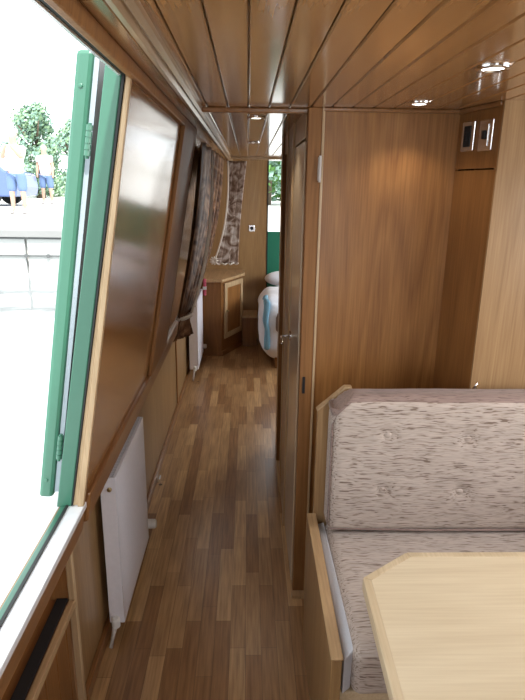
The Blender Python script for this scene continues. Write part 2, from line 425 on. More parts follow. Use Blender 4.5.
d = struct('door_3', loc=(CX, 3.0, 0))
obj('jamb', B(box, CX - .006, CX + .047, 2.80, 2.845, 0, CZ), 'oak_edge_v', d, bevel=.002)
obj('jamb', B(box, CX - .006, CX + .047, 3.15, 3.198, 0, CZ), 'oak_post', d, bevel=.002)
obj('threshold', B(box, CX - .008, CX + .05, 2.845, 3.15, 0, .02), 'oak_edge', d, bevel=.003)

# stepped tall boxing at the right with switches
bw = struct('wall_boxing')
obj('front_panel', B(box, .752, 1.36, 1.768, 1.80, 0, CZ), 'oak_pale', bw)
S0, S1 = Vector((.703, 2.0, 0)), Vector((.752, 1.775, 0)); SD = (S1 - S0); SL = SD.length; SD.normalize(); SN = Vector((SD.y, -SD.x, 0))
def side(bm, s0, s1, d0, d1, z0, z1):
    q = lambda s, d_, z: tuple(S0 + SD * s + SN * d_ + Vector((0, 0, z)))
    hexa(bm, [q(s0, d0, z0), q(s1, d0, z0), q(s1, d1, z0), q(s0, d1, z0), q(s0, d0, z1), q(s1, d0, z1), q(s1, d1, z1), q(s0, d1, z1)])
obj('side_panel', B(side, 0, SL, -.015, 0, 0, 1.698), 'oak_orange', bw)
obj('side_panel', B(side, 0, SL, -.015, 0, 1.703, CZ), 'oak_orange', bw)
obj('corner_edging', B(box, .748, .754, 1.764, 1.775, 0, CZ), 'oak_pale', bw)

# trims
bm = bmesh.new(); prism(bm, [(-.155, CZ), (-.155, CZ - .012), (-.163, CZ - .018), (-.170, CZ - .012), (-.178, CZ - .022), (-.188, CZ - .020), (-.190, CZ)], YB, YF, 'Y')
struct('trim_1', bm, 'cornice')
struct('trim_2', B(box, -.155, .20, 2.02, 2.04, CZ - .016, CZ), 'oak_dark', bevel=.004)
struct('trim_3', B(box, -.16, .30, 5.28, 5.31, CZ - .02, CZ), 'cornice', bevel=.004)
bm = bmesh.new(); slab(bm, .715, .801, YB, HY1 + .01, -.012, .004); slab(bm, .740, .832, HY1 + .01, 5.4, -.03, .014)
struct('trim_4', bm, 'oak_dark', bevel=.006)
bm = bmesh.new(); slab(bm, .83, CZ, 2.36, 2.86, 0, .016)
struct('trim_5', bm, 'oak_post', bevel=.004)
struct('trim_6', B(box, -.528, -.522, 4.02, 4.07, .0, .74), 'oak_post', bevel=.002)
struct('trim_7', B(box, .247, .72, 1.985, 2.0, CZ - .012, CZ), 'oak_dark', bevel=.003)
struct('trim_8', B(side, .01, SL, .0, .014, CZ - .014, CZ), 'oak_dark', bevel=.003)
bm = bmesh.new(); slab(bm, 1.862, CZ, YB, 2.36, 0, .016); struct('trim_9', bm, 'oak_post', bevel=.003)
struct('baseboard_left', B(box, -.53, -.512, 1.47, 5.4, 0, .05), 'oak_dark', bevel=.004)

# ------------------------------------------------------------------ side hatch (window_1)
w = struct('window_1', loc=(-.45, 1.0, .8))
def slab2(bm, z0, z1, y0, y1, b0, b1, t0, t1):
    hexa(bm, [(wx(z0) + b0, y0, z0), (wx(z0) + b1, y0, z0), (wx(z0) + b1, y1, z0), (wx(z0) + b0, y1, z0),
              (wx(z1) + t0, y0, z1), (wx(z1) + t1, y0, z1), (wx(z1) + t1, y1, z1), (wx(z1) + t0, y1, z1)])
for ya, yb in ((HY1 - .016, HY1), (HY0, HY0 + .016)):
    bm = bmesh.new(); slab2(bm, .805, CZ, ya, yb, -.013, .003, -.005, .005); obj('timber_trim', bm, 'oak_edge_v', w, bevel=.002)
bm = bmesh.new(); slab2(bm, .805, CZ, HY1 - .008, HY1, -.027, -.014, -.009, -.0055)
obj('rebate', bm, 'oak_edge_v', w, bevel=.002)
bm = bmesh.new(); slab2(bm, .805, CZ, HY1 - .012, HY1 + .005, -.030, -.0275, -.016, -.010)
slab(bm, .800, .808, HY0, HY1 - .012, -.045, -.038); slab(bm, 1.872, CZ + .01, HY0, HY1 - .012, -.0245, -.008)
obj('seal', bm, 'rubber', w, label='black rubber seal')
bm = bmesh.new(); slab(bm, 1.868, 1.872, HY0, HY1 - .012, -.0245, -.0185); obj('head_strip', bm, 'sill_and_glare_white', w, label='thin white strip under the head')
bm = bmesh.new()
slab2(bm, .80, CZ, HY1 - .010, HY1 + .02, -.070, -.031, -.056, -.017); slab2(bm, .80, CZ, HY0 - .03, HY0 + .01, -.070, -.031, -.056, -.017)
slab(bm, .786, .804, HY0, HY1 - .01, -.060, -.044)
obj('window_frame', bm, 'green', w, bevel=.003, label='green painted steel frame')
bm = bmesh.new(); hexa(bm, [(-.484, HY0, .788), (-.437, HY0, .788), (-.437, HY1 + .012, .788), (-.484, HY1 + .012, .788),
                           (-.484, HY0, .803), (-.437, HY0, .805), (-.437, HY1 + .012, .805), (-.484, HY1 + .012, .803)])
obj('sill', bm, 'sill_and_glare_white', w, bevel=.002, label='bright white sill')
bm = bmesh.new(); slab(bm, .815, 1.925, HY1 + .012, HY1 + .60, -.128, -.088)
sh = obj('shutter', bm, 'green', w, bevel=.010, label='green steel hatch door folded back outside')
def hatch_hinge(z):
    bm = bmesh.new()
    cx = wx(z) - .083
    for k in range(5):
        z0 = z - .034 + k * .0135; z1 = z0 + .0122
        tube(bm, [(wx(z0) - .078, HY1 - .002, z0), (wx(z1) - .078, HY1 - .002, z1)], .0075, 12)
    tube(bm, [(wx(z - .04) - .078, HY1 - .002, z - .04), (wx(z + .036) - .078, HY1 - .002, z + .036)], .0045, 8)
    obj('hinge', bm, 'green', sh, smooth=False)
bm = bmesh.new(); slab(bm, .83, 1.91, HY1 + .02, HY1 + .59, -.0875, -.076); obj('sky_tinted_lining', bm, 'lining_sky_tint', sh, label='inner panel, bluish grey standing in for the outside reflection')  # panel filling the gap, sky reflection put into its colour
hatch_hinge(1.735); hatch_hinge(.975)
for z in (1.85, .87):
    obj('screw', B(lathe, (wx(z) - .110, HY1 + .012, z), [(.005, 0), (.005, -.002), (.003, -.003)], 'Y', 12), 'green', sh)

# curtained window further along
w = struct('window_2', loc=(-.36, 3.6, 1.4))
bm = bmesh.new()
slab(bm, 1.15, 1.18, WY0, WY1, -.05, .006); slab(bm, 1.70, 1.73, WY0, WY1, -.05, .006)
slab(bm, 1.15, 1.73, WY0 - .01, WY0 + .02, -.05, .006); slab(bm, 1.15, 1.73, WY1 - .02, WY1 + .01, -.05, .006)
obj('window_frame', bm, 'oak_edge', w)
bm = bmesh.new(); slab(bm, 1.18, 1.70, WY0 + .02, WY1 - .02, -.034, -.030); obj('pane', bm, 'glass', w)

# ------------------------------------------------------------------ curtains
def curtain(name, top, bot, mid, nu, nv, waves, amp, mat, parent, label=None, edge=None, off=0.0):
    """ruled cloth between a top curve and a bottom curve, with folds; top/bot/mid: functions of u"""
    bm = bmesh.new(); V = []
    for j in range(nv + 1):
        v = j / nv; row = []
        for i in range(nu + 1):
            u = i / nu
            a, b_, m_ = Vector(top(u)), Vector(bot(u)), Vector(mid(u))
            q = a * (1 - v) ** 2 + m_ * 2 * v * (1 - v) + b_ * v * v
            f = math.sin(u * waves * 2 * PI + .8 * math.sin(3 * v)) + .35 * math.sin(u * waves * 4.3 * PI + 2)
            q += Vector((1, -.25, 0)) * amp * f * (1 - .55 * v)
            q.x += off
            row.append(bm.verts.new(q))
        V.append(row)
    for j in range(nv):
        for i in range(nu): bm.faces.new((V[j][i], V[j][i + 1], V[j + 1][i + 1], V[j + 1][i]))
    o = obj(name, bm, mat, parent, smooth=True, label=label)
    s = o.modifiers.new('solid', 'SOLIDIFY'); s.thickness = .003
    return o

t = thing('curtain', (-.24, 3.2, 1.83), 'brown satin curtain swept to a tie-back beside the dark oak post', 'curtain', None)
tie = Vector((-.335, 2.93, .965))
curtain('drape', lambda u: (-.232 + .03 * u, 2.88 + 1.85 * u, 1.84), lambda u: (tie.x - .030 + .06 * u, tie.y - .02 + .05 * u, tie.z + .03 * u),
        lambda u: (-.275 + .055 * u, 2.90 + 1.25 * u, 1.38 - .12 * u), 120, 40, 6, .019, 'curtain', t)
def ribbon(name, pts, r, mat, parent, label=None):
    bm = bmesh.new(); tube(bm, pts, r, 8); return obj(name, bm, mat, parent, smooth=True, label=label)
def bez(a, m_, b_, n=24):
    a, m_, b_ = Vector(a), Vector(m_), Vector(b_)
    return [a * (1 - s) ** 2 + m_ * 2 * s * (1 - s) + b_ * s * s for s in [k / n for k in range(n + 1)]]
ribbon('pale_edge', bez((-.172, 2.86, 1.80), (-.165, 2.84, 1.33), (tie.x + .045, tie.y - .06, tie.z + .04)), [.005 + .004 * math.sin(PI * k / 24) for k in range(25)], 'curt_edge', t, 'pale edge along a fold')  # pale strip following a fold
# tail below the tie
curtain('tail', lambda u: (tie.x - .022 + .05 * u, tie.y - .02 + .03 * u, tie.z), lambda u: (tie.x - .055 + .10 * u, tie.y - .06 + .1 * u, tie.z - .115 + .02 * u),
        lambda u: (tie.x - .03 + .06 * u, tie.y - .03 + .05 * u, tie.z - .05), 40, 12, 3, .012, 'curtain', t)
bm = bmesh.new(); tube(bm, [(tie.x + .038 * math.cos(a), tie.y + .03 + .05 * math.sin(a), tie.z + .012 * math.cos(a)) for a in [2 * PI * k / 20 for k in range(21)]], .010, 8)
obj('tie_back', bm, 'curt_edge', t, smooth=True)

t = thing('curtain', (-.15, 4.85, 1.83), 'silvery floral satin curtain hanging in front of the stern bulkhead', 'curtain', None)
curtain('drape', lambda u: (-.165 + .145 * u, 4.85, 1.835), lambda u: (-.275 + .195 * u, 4.85 + .04 * u, 1.005 - .01 * u),
        lambda u: (-.155 + .09 * u, 4.86, 1.40), 60, 40, 2.5, .014, 'curtain2', t)
ribbon('pale_edge', bez((-.165, 4.83, 1.835), (-.140, 4.83, 1.36), (-.285, 4.83, 1.02)), .007, 'curt_edge', t, 'pale edge')  # pale strip down the curtain side
ribbon('hem', [(-.28 + .2 * k / 20, 4.845 + .04 * k / 20 - .01 * math.sin(k), .998 + .006 * math.sin(k * 1.3)) for k in range(21)], .007, 'curt_edge', t)
bm = bmesh.new()
for k in range(9):
    a = k * .7; tube(bm, [(-.285, 4.81, 1.03), (-.285 + .035 * math.cos(a), 4.80, 1.03 + .035 * math.sin(a))], [.012, .006], 8)
obj('gather', bm, 'curt_edge', t, smooth=True)

# ------------------------------------------------------------------ radiators
def radiator(y0, y1, z0, z1, xb, xf, label):
    r = thing('radiator', (xb, (y0 + y1) / 2, z0), label, 'radiator', None)
    bm = bmesh.new()
    # front sheet with shallow vertical flutes
    n = int((y1 - y0 - .06) / .018); ys = [(y0, 0), (y0 + .03, 0)]
    st = (y1 - y0 - .06) / n
    for k in range(n):
        b0 = y0 + .03 + k * st
        ys += [(b0 + st * .3, -.0012), (b0 + st * .7, -.0012), (b0 + st, 0)]
    ys += [(y1, 0)]
    lo = [bm.verts.new((xf + d_, y, z0 + .03)) for y, d_ in ys]; hi = [bm.verts.new((xf + d_, y, z1 - .03)) for y, d_ in ys]
    for i in range(len(ys) - 1): bm.faces.new((lo[i], lo[i + 1], hi[i + 1], hi[i]))
    box(bm, xf - .010, xf, y0, y1, z0, z0 + .03); box(bm, xf - .010, xf, y0, y1, z1 - .03, z1)
    obj('front_panel', bm, 'rad', r)
    for yy in (y0, y1): obj('side_panel', B(box, xb, xf - .001, yy - .002, yy + .002, z0, z1), 'rad', r, bevel=.001)
    bm = bmesh.new()
    k = y0 + .004
    while k < y1 - .01: box(bm, xb, xf - .002, k, k + .005, z1 - .006, z1 - .001); k += .012
    box(bm, xb, xb + .004, y0, y1, z0, z1)
    obj('top_grille', bm, 'rad', r)
    for yy, s in ((y0, -1), (y1, 1)):
        bm = bmesh.new()
        zc = z0 + .05
        if s < 0:   # tail pipe and lockshield
            tube(bm, [(xf - .035, yy + .02, z0 + .0), (xf - .035, yy - .015, z0 - .015), (xf - .038, yy - .022, z0 - .03)], .008, 10)
            lathe(bm, (xf - .030, yy - .012, z0 + .01), [(.012, -.02), (.016, -.016), (.016, .014), (.011, .022)], 'Z', 16)
            obj('valve', bm, 'plastic', r, smooth=False, bevel=.002)
            bm = bmesh.new(); tube(bm, [(xf - .036, yy - .018, z0 - .0), (xf - .038, yy - .03, z0 - .03), (xf - .044, yy - .05, .001)], .0075, 10)
            obj('pipe', bm, 'copper', r, smooth=True)
        else:
            tube(bm, [(xf - .03, yy, zc + .0), (xf - .03, yy + .07, zc - .02)], .007, 10)
            lathe(bm, (xf + .005, yy + .065, zc - .02), [(.016, -.030), (.022, -.022), (.022, .014), (.016, .022)], 'X', 18)
            obj('valve', bm, 'plastic', r, bevel=.002)
            bm = bmesh.new(); tube(bm, [(xf - .03, yy + .065, zc - .02), (xf - .04, yy + .065, .001)], .0075, 10)
            obj('pipe', bm, 'copper', r, smooth=True)
    bm = B(lathe, (xf - .022, y0 - .002, z1 - .045), [(.008, 0), (.008, -.006), (.004, -.008)], 'Y', 14)
    obj('bleed_plug', bm, 'brass', r)
    return r
radiator(1.755, 2.285, .070, .672, -.505, -.450, 'white fluted panel radiator below the side hatch, nearer the camera')
radiator(4.72, 5.30, .09, .70, -.50, -.425, 'white radiator seen edge-on below the curtains, next to the corner cabinet')
t = thing('pipe_clip', (-.50, 2.92, 0), 'small grey pipe clip at the foot of the left lining', 'clip')
bm = bmesh.new(); tube(bm, [(-.505, 2.90, .02), (-.505, 2.95, .02)], .013, 12); box(bm, -.512, -.498, 2.91, 2.94, 0, .01)
obj('clip_body', bm, 'chrome', t, smooth=False)
t = tag(obj('hanging_cloth', B(box, -.425, -.395, 5.372, 5.398, .62, .785), 'pink', loc=(-.41, 5.385, .62), bevel=.008), 'small pink and white cloth hanging at the left end of the corner cabinet', 'cloth')
obj('white_band', B(box, -.427, -.393, 5.370, 5.400, .68, .71), 'plastic', t, label='white band')

# ------------------------------------------------------------------ cupboard recess under the hatch
t = thing('side_cupboard', (-.56, .98, 0), 'built-in oak cupboard with open shelf under the side hatch', 'cupboard')
obj('end_panel', B(box, -.60, -.532, 1.44, 1.453, 0, .742), 'oak_post', t)
obj('batten', B(box, -.532, -.512, 1.434, 1.456, 0, .742), 'oak_edge_v', t, bevel=.003)
obj('shelf', B(box, -.59, -.530, .5, 1.438, .425, .437), 'oak_dark', t)
obj('shelf_edging', B(box, -.532, -.512, .5, 1.434, .415, .440), 'oak_edge', t, bevel=.003)
obj('mat', B(box, -.566, -.534, .5, 1.435, .437, .444), 'black', t, label='black strip on the shelf')  # plain black strip along the shelf
obj('back_panel', B(box, -.60, -.59, .5, 1.44, .437, .742), 'oak_post', t)
bm = bmesh.new()
y = .5
while y < 1.42: box(bm, -.545, -.535, y, min(y + .088, 1.434), 0, .415); y += .09
obj('front_boards', bm, 'oak_orange', t, bevel=.003)

# ------------------------------------------------------------------ recessed ceiling lights
def downlight(x, y, label, e):
    r = thing('ceiling_light', (x, y, CZ), label, 'light', None)
    bm = bmesh.new()
    prof = [(.036, 0), (.036, -.003), (.031, -.007), (.026, -.006), (.025, -.001)]
    c = Vector((x, y, CZ)); rings = []
    for rr, a in prof:
        rings.append([bm.verts.new(c + Vector((rr * math.cos(2 * PI * k / 32), rr * math.sin(2 * PI * k / 32), a))) for k in range(32)])
    for a, b_ in zip(rings, rings[1:]):
        for k in range(32): bm.faces.new((a[k], a[(k + 1) % 32], b_[(k + 1) % 32], b_[k]))
    obj('bezel', bm, 'chrome', r, smooth=True, label='chrome bezel')
    obj('lens', B(lathe, (x, y, CZ), [(.0255, -.0005), (.0255, -.0025), (.018, -.004)], 'Z', 32), 'lamp_glass', r)
    l = bpy.data.lights.new('lamp', 'SPOT'); l.energy = e; l.spot_size = math.radians(120); l.spot_blend = .6; l.shadow_soft_size = .02; l.color = (1, .88, .72)
    o = bpy.data.objects.new('lamp', l); COL.objects.link(o); o.parent = r; o.location = (0, 0, -.02)
    return r
downlight(.52, 1.31, 'round recessed ceiling light nearest the right edge, chrome bezel', 2.6)
downlight(.52, 1.85, 'round recessed ceiling light close to the oak partition', 2.6)
downlight(.03, 2.29, 'first recessed ceiling light over the corridor, just past the dark crossbar', 4.5)
downlight(.03, 3.55, 'smaller looking recessed ceiling light deep in the corridor', 4.5)

# ------------------------------------------------------------------ switches
def switch(c, z, h, hz, label, rocker):
    pos = S0 + SD * c + Vector((0, 0, z))
    r = thing('light_switch', tuple(pos), label, 'switch', None)
    obj('plate', B(side, c - h, c + h, .0005, .008, z - hz, z + hz), 'chrome', r, bevel=.003)
    obj('insert', B(side, c - h * .5, c + h * .5, .008, .011, z - hz * .7, z + hz * .7), 'chrome' if rocker else 'black', r, bevel=.001)
    obj('rocker', B(side, c - h * .25, c + h * .22, .011, .016, z - hz * .25, z + hz * .3), 'black', r, bevel=.002)
switch(.066, 1.803, .034, .046, 'chrome switch plate, left of the pair high beside the oak partition', 0)
switch(.162, 1.800, .034, .046, 'chrome switch plate, right of the pair high beside the pale oak panel', 1)
t = thing('power_socket', (.045, YF, 1.21), 'small chrome socket plate on the stern bulkhead', 'socket')
obj('plate', B(box, .012, .075, YF - .008, YF, 1.178, 1.245), 'chrome', t, bevel=.003)
obj('insert', B(lathe, (.043, YF - .008, 1.211), [(.018, 0), (.018, -.004), (.012, -.005)], 'Y', 16), 'black', t)
t = thing('wall_hook', (.76, 1.76, 1.0), 'small chrome hook on the panel just above the seat back', 'hook')
bm = bmesh.new(); tube(bm, [(.768, 1.768, 1.0), (.760, 1.745, 1.0), (.750, 1.738, 1.01), (.757, 1.735, 1.03)], .004, 8)
obj('hook_arm', bm, 'chrome', t, smooth=True)

def puff(x0, x1, y0, y1, z0, z1, r, nx, ny, bulge, lean=0.0, chamfer=0.0, dimples=(), face='z'):
    """closed upholstered block: a grid cube relaxed to rounded edges, with button dimples on one face"""
    bm = bmesh.new(); bmesh.ops.create_cube(bm, size=2)
    bmesh.ops.subdivide_edges(bm, edges=bm.edges[:], cuts=nx, use_grid_fill=True)
    hx, hy, hz = (x1 - x0) / 2, (y1 - y0) / 2, (z1 - z0) / 2
    c = Vector(((x0 + x1) / 2, (y0 + y1) / 2, (z0 + z1) / 2))
    for v in bm.verts:
        p_ = v.co.copy(); q = Vector((p_.x * hx, p_.y * hy, p_.z * hz))
        inner = Vector((max(-hx + r, min(hx - r, q.x)), max(-hy + r, min(hy - r, q.y)), max(-hz + r, min(hz - r, q.z))))
        d_ = q - inner
        if d_.length > 1e-6: q = inner + d_.normalized() * r
        # gentle crown
        if face == 'z' and p_.z > .99: q.z += bulge * (1 - p_.x ** 4) * (1 - p_.y ** 4)
        if face == 'y' and p_.y < -.99: q.y -= bulge * (1 - p_.x ** 6) * (1 - p_.z ** 4)
        w_ = q + c
        if chamfer and p_.z > 0:
            over = (w_.z - (z1 - chamfer)) - (w_.x - x0)
            if over > 0: w_.x += over * .5; w_.z -= over * .5
        for dx, dz in dimples:
            dd = math.hypot(w_.x - dx, w_.z - dz)
            if face == 'y' and p_.y < -.9: w_.y += .012 * math.exp(-(dd / .028) ** 2)
        w_.y += lean * (w_.z - z0)
        w_ += Vector((0, 1, 1)) * .002 * noise.noise(w_ * 9)
        v.co = w_
    return bm
# ------------------------------------------------------------------ corner cabinet, low locker, bed
t = thing('corner_cabinet', (-.3, 5.75, 0), 'oak corner cabinet with angled panelled door at the far left', 'cabinet')
foot = [(-.52, 5.43), (-.255, 5.43), (-.058, 5.86), (-.058, 6.095), (-.52, 6.095)]
bm = bmesh.new(); prism(bm, foot, 0, .745); obj('body', bm, 'oak_orange', t, bevel=.003)
topf = [(-.485, 5.40), (-.24, 5.40), (-.03, 5.85), (-.03, 6.095), (-.485, 6.095)]
bm = bmesh.new(); prism(bm, topf, .745, .772); obj('worktop', bm, 'oak_edge', t, bevel=.004)
P0, P1 = Vector((-.255, 5.43, 0)), Vector((-.055, 5.86, 0)); D = (P1 - P0); LN = D.length; D.normalize(); NRM = Vector((D.y, -D.x, 0))
def onface(bm, s0, s1, z0, z1, d0, d1):
    q = lambda s, d_, z: tuple(P0 + D * s + NRM * d_ + Vector((0, 0, z)))
    hexa(bm, [q(s0, d0, z0), q(s1, d0, z0), q(s1, d1, z0), q(s0, d1, z0), q(s0, d0, z1), q(s1, d0, z1), q(s1, d1, z1), q(s0, d1, z1)])
bm = bmesh.new()
s0, s1, z0, z1, f_ = .05, LN - .02, .17, .725, .05
onface(bm, s0, s0 + f_, z0, z1, .001, .02); onface(bm, s1 - f_, s1, z0, z1, .001, .02)
onface(bm, s0 + f_, s1 - f_, z0, z0 + f_, .001, .02); onface(bm, s0 + f_, s1 - f_, z1 - f_, z1, .001, .02)
dr = obj('door', bm, 'oak_edge_v', t, bevel=.002)
bm = bmesh.new(); onface(bm, s0 + f_, s1 - f_, z0 + f_, z1 - f_, .001, .008); obj('panel', bm, 'oak_v', dr)
bm = bmesh.new(); q = P0 + D * (s0 + .03) + NRM * .02 + Vector((0, 0, .45)); tube(bm, [q, q + NRM * .012, q + NRM * .022], [.006, .006, .011], 12)
obj('knob', bm, 'brass', dr, smooth=True)
bm = bmesh.new(); onface(bm, .0, LN, 0, .05, .001, .012); obj('plinth', bm, 'oak_dark', t, bevel=.002)

t = thing('low_locker', (.08, 5.95, 0), 'low oak locker between the corner cabinet and the bed', 'locker')
obj('body', B(box, -.050, .105, 5.80, 6.09, 0, .31), 'oak_orange', t, bevel=.003)
obj('lid', B(box, -.052, .107, 5.78, 6.09, .31, .332), 'oak_edge', t, bevel=.004)

t = thing('bed', (.65, 5.55, 0), 'bed with rumpled white and blue covers at the far end', 'bed')
obj('mattress', puff(.24, 1.35, 5.02, 6.07, .30, .60, .05, 12, 10, .01), 'duvet', t, smooth=True)
obj('bed_base', B(box, .26, 1.35, 5.04, 6.08, 0, .30), 'oak_dark', t, bevel=.003)
def bedding(name, x0, x1, y0, y1, z0, z1, r, mat, label=None):
    bm = puff(x0, x1, y0, y1, z0, z1, r, 30, 30, .03)
    for v in bm.verts:
        nn = noise.noise(Vector((v.co.x * 7, v.co.y * 7, v.co.z * 7)))
        v.co.x += .018 * nn + .10 * max(0, (.42 - v.co.z)) ** 1.3; v.co.z += .022 * nn
    return obj(name, bm, mat, t, smooth=True, label=label)
bedding('duvet', .112, 1.34, 4.98, 5.76, .10, .66, .13, 'duvet')
bedding('blue_band', .150, .195, 4.955, 5.30, .20, .640, .02, 'duvet_blue', 'blue band of the duvet')
bedding('brown_band', .255, .33, 4.945, 5.20, .36, .52, .03, 'duvet_brown', 'brown patterned patch of the duvet')
bm = bmesh.new(); bmesh.ops.create_uvsphere(bm, u_segments=24, v_segments=14, radius=1, matrix=Matrix.Translation((.38, 5.91, .71)) @ Matrix.Diagonal((.20, .12, .08, 1)))
tag(obj('pillow', bm, 'duvet', loc=(.38, 5.91, .63), smooth=True), 'white pillow at the head of the far bed', 'pillow')

# ------------------------------------------------------------------ dinette
def cushion(bm, pts_fn, n=10): pass
t = thing('dinette_bench', (.7, 1.4, 0), 'built-in dinette bench of oak board beside the corridor', 'bench')
bm = bmesh.new(); prism(bm, [(1.135, 0), (1.74, 0), (1.74, .535), (1.135, .505)], .215, .243, 'X')
obj('end_board', bm, 'oak_olive', t, bevel=.003)
bm = bmesh.new(); prism(bm, [(1.131, .505), (1.74, .535), (1.74, .541), (1.131, .511)], .213, .245, 'X')
obj('end_edging', bm, 'oak_edge', t, bevel=.002)
bm = bmesh.new(); prism(bm, [(.236, 0), (1.35, 0), (1.35, .97), (.375, .97), (.345, 1.004), (.325, 1.005), (.236, .925)], 1.742, 1.762, 'Y')
obj('back_board', bm, 'oak_pale', t, bevel=.002)
bm = bmesh.new()
prism(bm, [(.234, .923), (.324, 1.004), (.343, 1.004), (.345, 1.010), (.322, 1.010), (.232, .929)], 1.740, 1.764, 'Y')
obj('back_edging', bm, 'oak_edge_v', t)
obj('seat_base', B(box, .245, 1.40, 1.20, 1.74, 0, .36), 'oak_olive', t, bevel=.003)
obj('seat_rail', B(box, .245, 1.40, 1.165, 1.20, .335, .372), 'table_edge', t, bevel=.006)

t = thing('seat_cushion', (.8, 1.45, .38), 'thick seat cushion in greyish wavy-line fabric on the dinette bench', 'cushion')
obj('pad', puff(.274, 1.38, 1.14, 1.735, .374, .522, .028, 60, 20, .006), 'fabric', t, smooth=True)
bm = bmesh.new(); hexa(bm, [(.250, 1.15, .378), (.275, 1.17, .378), (.275, 1.73, .378), (.250, 1.73, .378), (.250, 1.15, .488), (.279, 1.17, .506), (.272, 1.73, .512), (.250, 1.73, .505)])
obj('side_lining', bm, 'lining', t, bevel=.004, label='pale bluish-white side of the cushion')
def loop_pts(x0, x1, y, z0, z1, ch, rr=.02):
    return [(x0, y, z0), (x0, y, z1 - ch), (x0 + ch * .5, y, z1 - ch * .3), (x0 + ch, y, z1), (x1, y, z1)]
t = thing('backrest_cushion', (.8, 1.69, .53), 'button-backed backrest cushion in greyish wavy-line fabric', 'cushion')
BT = [(.448, .888), (.705, .875), (.445, .690), (.700, .685), (.96, .875), (.96, .685), (1.2, .875), (1.2, .685)]
obj('pad', puff(.268, 1.34, 1.635, 1.738, .532, 1.008, .030, 90, 30, .010, lean=.0, chamfer=.07, dimples=BT, face='y'), 'fabric', t, smooth=True)
# brown crown band across the top
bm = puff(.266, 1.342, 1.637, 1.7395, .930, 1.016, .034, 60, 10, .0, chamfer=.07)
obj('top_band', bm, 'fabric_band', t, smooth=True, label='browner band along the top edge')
bm = bmesh.new(); tube(bm, [(.270, 1.640, .56), (.270, 1.640, .92), (.285, 1.640, .955), (.315, 1.641, .975), (.35, 1.641, .982), (1.35, 1.641, .982)], .0035, 8)
tube(bm, [(.272, 1.639, .546), (.6, 1.634, .542), (1.35, 1.639, .54)], .0035, 8)
obj('piping', bm, 'fabric_band', t, smooth=True)
for bx, bz in BT:
    obj('button', B(lathe, (bx, 1.636, bz), [(.012, .004), (.012, 0), (.008, -.004)], 'Y', 14), 'fabric', t, smooth=True)

t = thing('dinette_table', (.75, .85, 0), 'pale oak dinette table with clipped corner in the foreground', 'table')
def tab(o): return [(.257 + o, .40 + o), (1.32 - o, .40 + o), (1.32 - o, 1.245 - o), (.415 + o * .41, 1.245 - o), (.279 - .0 + o, 1.148 - o * .6)]
tp = [(.262, .42), (1.32, .42), (1.32, 1.243), (.412, 1.243), (.281, 1.146)]
def inset(poly, o):
    n = len(poly); out = []
    for i in range(n):
        a, b_, c_ = Vector(poly[i - 1]), Vector(poly[i]), Vector(poly[(i + 1) % n])
        e1, e2 = (b_ - a).normalized(), (c_ - b_).normalized(); n1, n2 = Vector((-e1.y, e1.x)), Vector((-e2.y, e2.x))
        k = (n1 + n2) / (1 + n1.dot(n2)); out.append(tuple(b_ + k * o))
    return out
inn = inset(tp, .020)
bm = bmesh.new(); prism(bm, inn, .715, .7395); obj('table_top', bm, 'table', t)
bm = bmesh.new()
o_ = tp; i_ = inset(tp, .0212); n = 5
for k in range(n):
    a, b_, c_, d_ = o_[k], o_[(k + 1) % n], i_[(k + 1) % n], i_[k]
    prism(bm, [a, b_, c_, d_], .706, .7405)
obj('edge_lipping', bm, 'table_edge', t, bevel=.0035)
bm = B(lathe, (.80, .83, 0), [(.17, 0), (.17, .01), (.035, .03), (.03, .05), (.03, .69), (.09, .70), (.09, .715)], 'Z', 32)
obj('pedestal', bm, 'chrome', t, smooth=False)

# ------------------------------------------------------------------ outside: water, quay, trees, people, cars
WZ, GZ = .42, 1.03
bm = bmesh.new()
for x0, x1, y0, y1 in ((-60, -.75, -30, 7.92), (1.75, 60, -30, 7.92), (-.75, 1.75, 6.9, 7.92), (-.75, 1.75, -30, -2.2)):
    v = [bm.verts.new(q) for q in ((x0, y0, WZ), (x1, y0, WZ), (x1, y1, WZ), (x0, y1, WZ))]; bm.faces.new(v)
o = obj('canal_water', bm, 'water'); tag(o, 'pale canal water reflecting the white sky beside the boat', 'water'); o['kind'] = 'stuff'
struct('ground', B(box, -60, 60, 8.0, 120, -.5, GZ), 'concrete')
q = thing('quay_wall', (-6, 7.98, WZ), 'pale quay wall with white panels and grey rails across the water', 'wall')
obj('coping', B(box, -16, 8, 7.86, 8.0, GZ - .10, GZ), 'coping', q, bevel=.01)
bm = bmesh.new()
x = -16
while x < 8: box(bm, x + .012, x + .70, 7.93, 7.99, WZ + .002, GZ - .11); x += .72
obj('panels', bm, 'quay_panel', q, bevel=.006)
bm = B(box, -16, 8, 7.90, 7.93, GZ - .125, GZ - .11); box(bm, -16, 8, 7.90, 7.93, GZ - .36, GZ - .345)
obj('rail', bm, 'quay_rail', q)
bm = bmesh.new(); x = -16
while x < 8:
    for dx in (.0, .30): lathe(bm, (x + dx, 7.90, GZ - .352), [(.028, 0), (.028, -.02)], 'Y', 8)
    x += .72
obj('bolts', bm, 'quay_rail', q)

